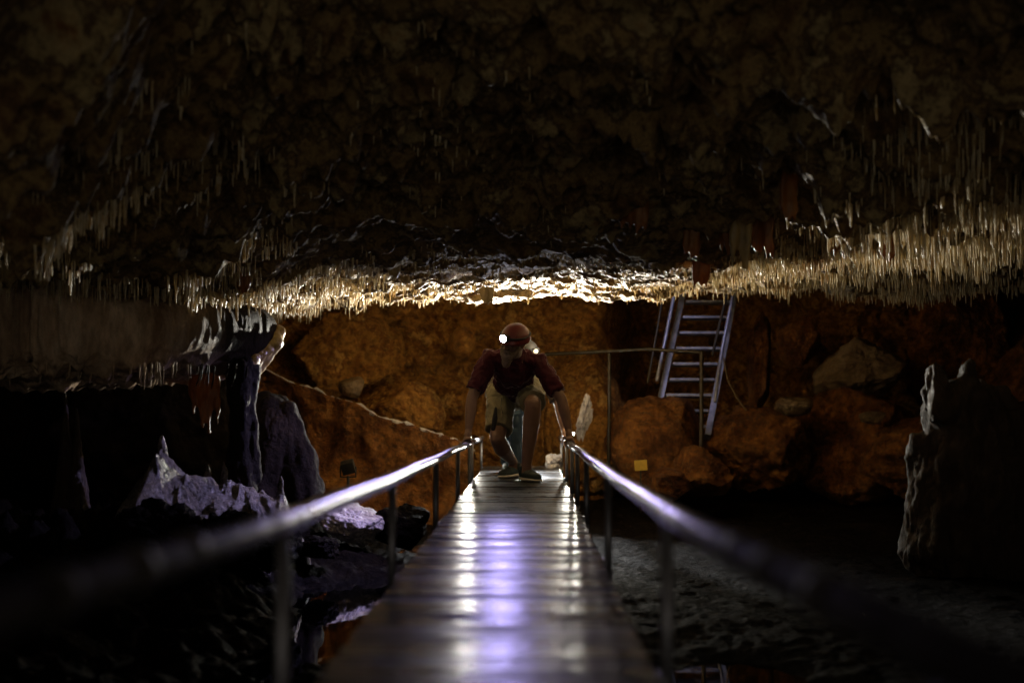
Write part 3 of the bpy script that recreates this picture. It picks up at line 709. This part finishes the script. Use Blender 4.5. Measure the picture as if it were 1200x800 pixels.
# ================================================================== PEOPLE
def basis(fwd, up):
    y = Vector(fwd).normalized(); z = Vector(up); z = (z - y * z.dot(y)).normalized(); x = y.cross(z)
    return Matrix((x, y, z)).transposed()
def hand(mb, wrist, rail, side):
    """palm on top of the pipe, four fingers curling over the outer side, thumb inside; side=+1: outer side is +X"""
    r = .0245; top = Vector(rail) + Vector((0, 0, r + .014))
    mb.tube([wrist, wrist.lerp(top, .55) + Vector((0, 0, .006)), top + Vector((0, .01, 0))], [.026, .029, .027], 12)
    mb.ell(top + Vector((0, -.01, .002)), (.034, .045, .019))
    for k in range(4):
        yy = top.y - .045 + k * .023 - .002; ln = (.85, .97, 1.0, .9)[k]
        base = Vector((rail[0] + side * .018, yy, rail[2] + r + .013)); rr = [.0098, .009, .0085, .007]
        mb.tube([base, Vector((rail[0] + side * (r + .012), yy - .002, rail[2] + .018)), Vector((rail[0] + side * (r + .013), yy - .002, rail[2] - .012 * ln)),
                 Vector((rail[0] + side * .014, yy, rail[2] - (r + .009) * ln))], rr, 8)
    mb.tube([Vector((rail[0] - side * .015, top.y + .028, rail[2] + r + .012)), Vector((rail[0] - side * (r + .012), top.y + .008, rail[2] + .012)), Vector((rail[0] - side * (r + .011), top.y - .022, rail[2] - .012))], [.0125, .011, .0085], 8)
def head(mb, c, M):
    T = lambda x, y, z: Vector(c) + M @ Vector((x, y, z))
    mb.ell(c, (.076, .097, .108), M, 24, 16)
    mb.ell(T(0, .032, -.07), (.055, .062, .055), M)
    mb.ell(T(0, .082, .012), (.058, .02, .016), M)           # brow
    mb.tube([T(0, .093, .0), T(0, .112, -.03)], [.011, .017], 10)   # nose
    mb.ell(T(0, .108, -.034), (.02, .014, .011), M)
    mb.ell(T(.04, .075, -.03), (.024, .022, .02), M); mb.ell(T(-.04, .075, -.03), (.024, .022, .02), M)
    mb.ell(T(0, .095, -.062), (.026, .014, .007), M); mb.ell(T(0, .094, -.074), (.024, .014, .007), M)
    mb.ell(T(0, .085, -.1), (.024, .022, .02), M)
    for s in (-1, 1): mb.ell(T(s * .08, -.005, -.012), (.012, .02, .032), M)

def folds(amp, sx=22):
    return lambda c: amp * fbm(c[:, 0] * sx, c[:, 1] * sx * .7, c[:, 2] * sx * .6, 3) - amp * .8 * np.clip(ridge(c[:, 0] * 9, c[:, 1] * 9, c[:, 2] * 12, 2) - .9, 0, 1)

# ---- front man
railL = Vector((XL - .018, 10.93, rail_z(10.93))); railR = Vector((XR + .018, 11.0, rail_z(11.0)))
man = empty('person', (-.13, 11.3, 0), 'bearded man in maroon tee, khaki shorts and red helmet with lit headlamp, gripping both rails', 'person')
pel = P(604, 452, 11.6); chest = P(602, 428, 11.22); neck = P(603, 414, 11.05)
hc = P(603, 399, 10.76); HM = basis((-.62, -.74, -.30), (.2, -.25, .95))
shL = P(573, 421, 11.12); shR = P(632, 426, 11.16)
elL = P(553, 466, 11.05); elR = P(658, 468, 11.08)
wrL = Vector((XL - .012, 10.98, rail_z(11) + .105)); wrR = Vector((XR + .012, 11.06, rail_z(11) + .105))
hpL = P(589, 462, 11.6); hpR = P(620, 459, 11.58)
knL = P(583, 514, 11.34); anL = Vector((P(601, 541, 11.74))); knR = P(625, 474, 11.08); anR = P(617, 545, 11.14)
def foot(a_, dx, dy):
    d_ = Vector((dx, dy, 0)).normalized()
    return [Vector((a_.x, a_.y, .052)) - d_ * .045, Vector((a_.x, a_.y, .044)) + d_ * .1, Vector((a_.x, a_.y, .036)) + d_ * .2]
footL = foot(anL, -.42, -.9); footR = foot(anR, .42, -.9)
b = MB()
b.tube([pel, pel.lerp(chest, .5), chest, chest.lerp(neck, .6)], [.135, .13, .15, .1], 16)
b.tube([neck.lerp(chest, .3), neck, hc + Vector((.01, .04, -.03))], [.065, .058, .055], 12)
head(b, hc, HM)
for s_, e_, w_, rl_, sd in ((shL, elL, wrL, railL, -1), (shR, elR, wrR, railR, 1)):
    b.tube([chest.lerp(s_, .5), s_, s_.lerp(e_, .35), s_.lerp(e_, .8), e_], [.09, .062, .056, .047, .043], 14)
    b.tube([e_, e_.lerp(w_, .3), e_.lerp(w_, .7), w_], [.043, .046, .036, .027], 14)
    hand(b, w_, rl_, sd)
for h_, k_, a_ in ((hpL, knL, anL), (hpR, knR, anR)):
    b.tube([h_, h_.lerp(k_, .3), h_.lerp(k_, .8), k_], [.1, .092, .07, .062], 16)
    cb_ = Vector((0, .03, 0)) if k_ is knR else Vector((0, .0, -.02))
    b.tube([k_, k_.lerp(a_, .3) + cb_, k_.lerp(a_, .7) + cb_ * .4, a_, Vector((a_.x, a_.y, .06))], [.062, .068, .05, .04, .04], 16)
b.fuse('body', M_skin, man, .0055, 5)
# clothing
t = MB()
t.tube([pel.lerp(chest, .1) + Vector((0, 0, -.01)), pel.lerp(chest, .5) + Vector((0, 0, -.01)), chest, chest.lerp(neck, .75)], [.158, .155, .168, .105], 20)
t.ell(P(602, 448, 11.36), (.17, .16, .1), basis((0, -.85, .45), (0, .45, .85)))
t.ell(chest.lerp(neck, .4), (.19, .1, .11))
for s_, e_ in ((shL, elL), (shR, elR)):
    t.tube([chest.lerp(s_, .4), s_ + Vector((0, 0, .005)), s_.lerp(e_, .45), s_.lerp(e_, .82)], [.115, .08, .077, .074], 18, cap=False)
shirt = t.fuse('shirt', M_shirt, man, .008, 4, folds(.017, 16))
s = MB()
s.tube([pel.lerp(chest, .3), pel, pel + Vector((0, .02, -.05))], [.15, .165, .15], 20)
s.tube([hpL + Vector((.0, 0, .05)), hpL.lerp(knL, .35), hpL.lerp(knL, .82)], [.125, .118, .108], 20, cap=False)
s.tube([hpR + Vector((.0, 0, .05)), hpR.lerp(knR, .4), hpR.lerp(knR, .85)], [.125, .118, .1], 20, cap=False)
s.fuse('shorts', M_shorts, man, .008, 4, folds(.015, 14))
tubeobj('drawstring', [P(588, 466, 11.2), P(587, 476, 11.18), P(589, 484, 11.18)], .003, M_black, man, 6)
pch = MB().tube([P(581, 478, 11.19), P(580, 490, 11.19), P(578, 502, 11.2)], [.01, .022, .018], 10, flat=(Vector((0, 1, 0)), .4)); pch.build('pouch', M_black, man)
def shoe(ft, par):
    m = MB(); m.tube(ft, [.043, .042, .036], 14); m.tube([ft[0] + Vector((0, -.01, .0)), ft[0] + Vector((0, -.015, .07))], [.045, .046], 14, cap=False)
    m.ell(ft[1] + Vector((0, .02, .02)), (.036, .06, .03))
    sh = m.fuse('shoe', M_shoe, par, .006, 4)
    so = MB(); so.tube([Vector((p.x, p.y, .016)) for p in ft], [.047, .049, .042], 18, flat=(Vector((0, 0, 1)), .36)).tube([Vector((ft[0].x, ft[0].y, .022)), Vector((ft[1].x, ft[1].y, .018))], [.046, .04], 16, flat=(Vector((0, 0, 1)), .5))
    q = so.fuse('sole', M_sole, None, .005, 3); q.parent = sh
    return sh
shoe(footL, man); shoe(footR, man)
bd = MB(); T = lambda x, y, z, c=hc, M=HM: Vector(c) + M @ Vector((x, y, z))
bd.ell(T(0, .075, -.105), (.052, .045, .06), HM); bd.ell(T(0, .085, -.15), (.036, .034, .05), HM)
bd.tube([T(-.072, .03, -.03), T(-.06, .06, -.08), T(-.03, .085, -.1)], [.014, .022, .026], 10); bd.tube([T(.072, .03, -.03), T(.06, .06, -.08), T(.03, .085, -.1)], [.014, .022, .026], 10)
bd.tube([T(-.035, .1, -.062), T(0, .112, -.052), T(.035, .1, -.062)], [.009, .011, .009], 8)
bd.fuse('beard', M_beard, man, .005, 2, lambda c: .004 * fbm(c[:, 0] * 90, c[:, 1] * 90, c[:, 2] * 40, 3))
for s_ in (-1, 1): MB().ell(T(s_ * .03, .089, -.006), (.0125, .0125, .0105), HM).build('eye', M_eye, man)
def helmet(c, M, mat, par, lens_mat, lens_off=(0, .13, .055), r_lens=.028):
    n, m = 40, 16; v = []; f = []
    C0 = Vector(c) + M @ Vector((0, -.005, .018))
    for i in range(m + 1):
        th = i / m * (math.pi / 2 + .12)
        for k in range(n):
            a = 2 * math.pi * k / n
            rx, ry, rz = .104, .126, .118
            ribs = 1 + .012 * math.cos(a * 6) * math.sin(th) ** 2
            x = math.sin(th) * math.cos(a) * rx * ribs; y = math.sin(th) * math.sin(a) * ry * ribs; z = math.cos(th) * rz
            if i >= m - 1: x *= 1.06; y *= 1.06 + (.06 if math.sin(a) > 0 else 0)
            v.append(C0 + M @ Vector((x, y, z)))
    for i in range(m):
        for k in range(n): f.append((i * n + k, (i + 1) * n + k, (i + 1) * n + (k + 1) % n, i * n + (k + 1) % n))
    base = len(v); off_ = [C0 + (p - C0) * .955 for p in v]; v += off_
    for i in range(m):
        for k in range(n): f.append((base + i * n + k, base + i * n + (k + 1) % n, base + (i + 1) * n + (k + 1) % n, base + (i + 1) * n + k))
    for k in range(n): f.append((m * n + k, base + m * n + k, base + m * n + (k + 1) % n, m * n + (k + 1) % n))
    h = mesh_obj('helmet', v, f, mat, par)
    def band(zz, k2): return [C0 + M @ Vector((math.cos(a) * .104 * k2 * 1.02, math.sin(a) * .126 * k2 * 1.02, zz)) for a in np.linspace(0, 2 * math.pi, 33)]
    q = MB().tube(band(.035, .965), .0085, 8, cap=False).build('strap', M_black, None); q.parent = h
    lc = Vector(c) + M @ Vector(lens_off)
    fw = M @ Vector((0, 1, 0))
    l = MB().box(lc - fw * .012, (.032, .016, .024), M, .006).tube([lc - fw * .006, lc + fw * .012], [r_lens + .006, r_lens + .005], 18, cap=False)
    l = l.build('headlamp', M_black, None); l.parent = h
    q = MB().ell(lc + fw * .0125, (r_lens, .006, r_lens), M).build('lens', lens_mat, None); q.parent = h
    return h, lc + fw * .035
h1, lamp1 = helmet(hc, HM, M_helmet, man, M_lens)
# chest print on the shirt: a faint dark emblem
# ---- rear man
man2 = empty('person', (-.05, 12.5, 0), 'second man crouching in shadow behind, dark top and blue trousers, hand on right rail', 'person')
pel = P(608, 458, 12.85); chest = P(612, 436, 12.42); neck = P(614, 424, 12.25)
hc2 = P(617, 416, 12.08); HM2 = basis((.12, -.95, -.2), (0, -.2, .98))
shL = P(578, 434, 12.35); shR = P(638, 437, 12.3)
elL = P(566, 474, 12.3); elR = P(655, 474, 12.22)
wrL = Vector((XL - .012, 12.2, rail_z(12) + .1)); wrR = Vector((XR + .0, 12.17, rail_z(12) + .1))
railL2 = Vector((XL - .018, 12.15, rail_z(12.15))); railR2 = Vector((XR + .018, 12.1, rail_z(12.1)))
hpL = P(594, 466, 12.85); hpR = P(622, 466, 12.85)
knL = P(588, 492, 12.45); anL = P(594, 540, 12.75); knR = P(604, 482, 12.4); anR = P(605, 540, 12.55)
b = MB()
b.tube([pel, pel.lerp(chest, .5), chest, chest.lerp(neck, .6)], [.13, .13, .145, .1], 16)
b.tube([neck.lerp(chest, .3), neck, hc2 + Vector((.0, .04, -.03))], [.065, .058, .055], 12); head(b, hc2, HM2)
elL = P(577, 470, 12.3); wrL = knL + Vector((-.02, -.03, .07)); railL2 = knL + Vector((-.0, -.04, .03))
for s_, e_, w_, rl_, sd in ((shL, elL, wrL, railL2, -1), (shR, elR, wrR, railR2, 1)):
    b.tube([chest.lerp(s_, .5), s_, s_.lerp(e_, .35), s_.lerp(e_, .8), e_], [.085, .058, .052, .045, .041], 14)
    b.tube([e_, e_.lerp(w_, .3), e_.lerp(w_, .7), w_], [.041, .043, .034, .026], 14); hand(b, w_, rl_, sd)
for h_, k_, a_ in ((hpL, knL, anL), (hpR, knR, anR)):
    b.tube([h_, h_.lerp(k_, .5), k_], [.09, .075, .055], 14); b.tube([k_, k_.lerp(a_, .35), a_, Vector((a_.x, a_.y, .06))], [.052, .052, .035, .035], 14)
b.fuse('body', M_skin, man2, .0055, 4)
t = MB(); t.tube([pel.lerp(chest, .1), pel.lerp(chest, .5), chest, chest.lerp(neck, .75)], [.15, .15, .165, .105], 20); t.ell(chest.lerp(neck, .4), (.18, .1, .1))
for s_, e_ in ((shL, elL), (shR, elR)): t.tube([chest.lerp(s_, .4), s_, s_.lerp(e_, .5), s_.lerp(e_, .85)], [.11, .074, .068, .064], 16, cap=False)
t.fuse('shirt', M_jersey, man2, .008, 4, folds(.009))
s = MB(); s.tube([pel.lerp(chest, .3), pel, pel + Vector((0, .02, -.05))], [.145, .155, .14], 18)
for h_, k_, a_ in ((hpL, knL, anL), (hpR, knR, anR)):
    s.tube([h_, h_.lerp(k_, .5), k_], [.11, .095, .07], 16); s.tube([k_, k_.lerp(a_, .35), a_], [.07, .066, .052], 16)
s.fuse('trousers', M_denim, man2, .008, 4, folds(.008))
for a_ in (anL, anR): shoe([Vector((a_.x, a_.y + .05, .05)), Vector((a_.x, a_.y - .1, .042)), Vector((a_.x, a_.y - .19, .035))], man2)
h2, lamp2 = helmet(hc2, HM2, M_black, man2, M_lens2, (-.065, .1, .05), .02)

# lit work lamps standing at the far end of the deck, behind the men
def work_lamp(x, y, z, label, sz=1.0):
    tor = empty('work_lamp', (x, y, 0), label, 'lamp')
    MB().tube([(x, y + .07, -.9 if abs(x + .06) > .2 else 0), (x, y + .07, z)], .014, 10).build('stand', M_black, tor)
    MB().box((x, y + .06, z), (.05 * sz, .03, .04 * sz), None, .01).build('housing', M_black, tor, smooth=False)
    MB().box((x, y + .026, z), (.04 * sz, .005, .03 * sz), None, .002).build('lens', M_lens3, tor, smooth=False)
    return Vector((x, y, z))
LPc = work_lamp(-.06, 13.35, .74, 'bright work lamp on the far end of the footbridge, hidden behind the men')
q = P(549.5, 513, 13.6); LPl = work_lamp(q.x, q.y, q.z, 'bright work lamp behind the hand on the left rail', .5)
q = P(671, 508, 14.3); LPr = work_lamp(q.x, q.y, q.z, 'bright work lamp glaring beside the hands on the right rail', .45)

# ================================================================== LIGHT
def spot(name, loc, direction, power, color, angle, blend, radius):
    d = bpy.data.lights.new(name, 'SPOT'); d.energy = power; d.color = color; d.spot_size = R(angle); d.spot_blend = blend; d.shadow_soft_size = radius
    o = bpy.data.objects.new(name, d); COL.objects.link(o); o.location = loc
    o.rotation_euler = Vector(direction).to_track_quat('-Z', 'Y').to_euler(); return o
spot('work_lamp_light', LPc, (0, -1, .66), 2800, (1, .95, .82), 112, .75, .045)
spot('work_lamp_light', LPl, (-.1, -1, .6), 75, (1, .95, .82), 112, .75, .03)
spot('work_lamp_light', LPr, (.1, -1, .6), 120, (1, .95, .82), 112, .75, .03)
spot('work_lamp_light', LPc + Vector((0, -.03, 0)), (0, -1, -.75), 230, (.95, .97, 1), 80, .5, .045)
spot('headlamp_light', lamp1, (-1.8, -.5, -1.35), 165, (.55, .47, 1), 80, .8, .02)
spot('headlamp_light', lamp1, (.0, -1, -.1), 42, (.48, .4, 1), 34, .9, .02)
d = bpy.data.lights.new('bounce_glow', 'POINT'); d.energy = 4; d.color = (1, .85, .6); d.shadow_soft_size = .1
o = bpy.data.objects.new('rear_headlamp_light', d); COL.objects.link(o); o.location = lamp2 + Vector((.1, -.0, .1))
spot('headlamp_light', lamp1 + Vector((-.02, -.03, .01)), (-.12, -.85, .62), 20, (.85, .85, 1), 98, .7, .02)
d = bpy.data.lights.new('wall_fill_light', 'POINT'); d.energy = 16; d.color = (1, .84, .58); d.shadow_soft_size = .04
o = bpy.data.objects.new('wall_fill_light', d); COL.objects.link(o); o.location = LPc + Vector((0, .16, .06))  # added warm fill for the rear wall, no visible source
spot('stair_fill_light', P(800, 200, 13.8) , (.1, 1, -.9), 62, (.68, .66, 1), 38, .6, .05)  # added unseen spot that brightens the stair treads

WORLD = .38
w = bpy.data.worlds.new('World'); sc.world = w; w.use_nodes = True; nt = w.node_tree
bg = nt.nodes['Background']
# added fill glow, no real source: enters low through the open end behind the camera
tcw = N(nt, 'ShaderNodeTexCoord'); sx = N(nt, 'ShaderNodeSeparateXYZ'); nt.links.new(tcw.outputs['Generated'], sx.inputs[0])
a1 = N(nt, 'ShaderNodeMapRange'); a1.inputs['From Min'].default_value = -.03; a1.inputs['From Max'].default_value = -.17; a1.inputs['To Min'].default_value = .8; nt.links.new(sx.outputs[2], a1.inputs[0])
a2 = N(nt, 'ShaderNodeMapRange'); a2.inputs['From Min'].default_value = 0; a2.inputs['From Max'].default_value = -.3; nt.links.new(sx.outputs[1], a2.inputs[0])
a3 = N(nt, 'ShaderNodeMath', operation='MULTIPLY'); nt.links.new(a1.outputs[0], a3.inputs[0]); nt.links.new(a2.outputs[0], a3.inputs[1])
a4 = N(nt, 'ShaderNodeMath', operation='MULTIPLY'); nt.links.new(a3.outputs[0], a4.inputs[0]); a4.inputs[1].default_value = WORLD
nt.links.new(a4.outputs[0], bg.inputs['Strength']); bg.inputs['Color'].default_value = (1.0, .88, .7, 1)

sc.render.engine = 'CYCLES'
sc.cycles.use_denoising = True
try: sc.cycles.denoiser = 'OPENIMAGEDENOISE'
except Exception: pass
sc.cycles.max_bounces = 6; sc.cycles.diffuse_bounces = 4; sc.cycles.glossy_bounces = 3; sc.cycles.sample_clamp_indirect = 4
sc.view_settings.view_transform = 'Standard'; sc.view_settings.look = 'None'; sc.view_settings.exposure = 0; sc.view_settings.gamma = 1
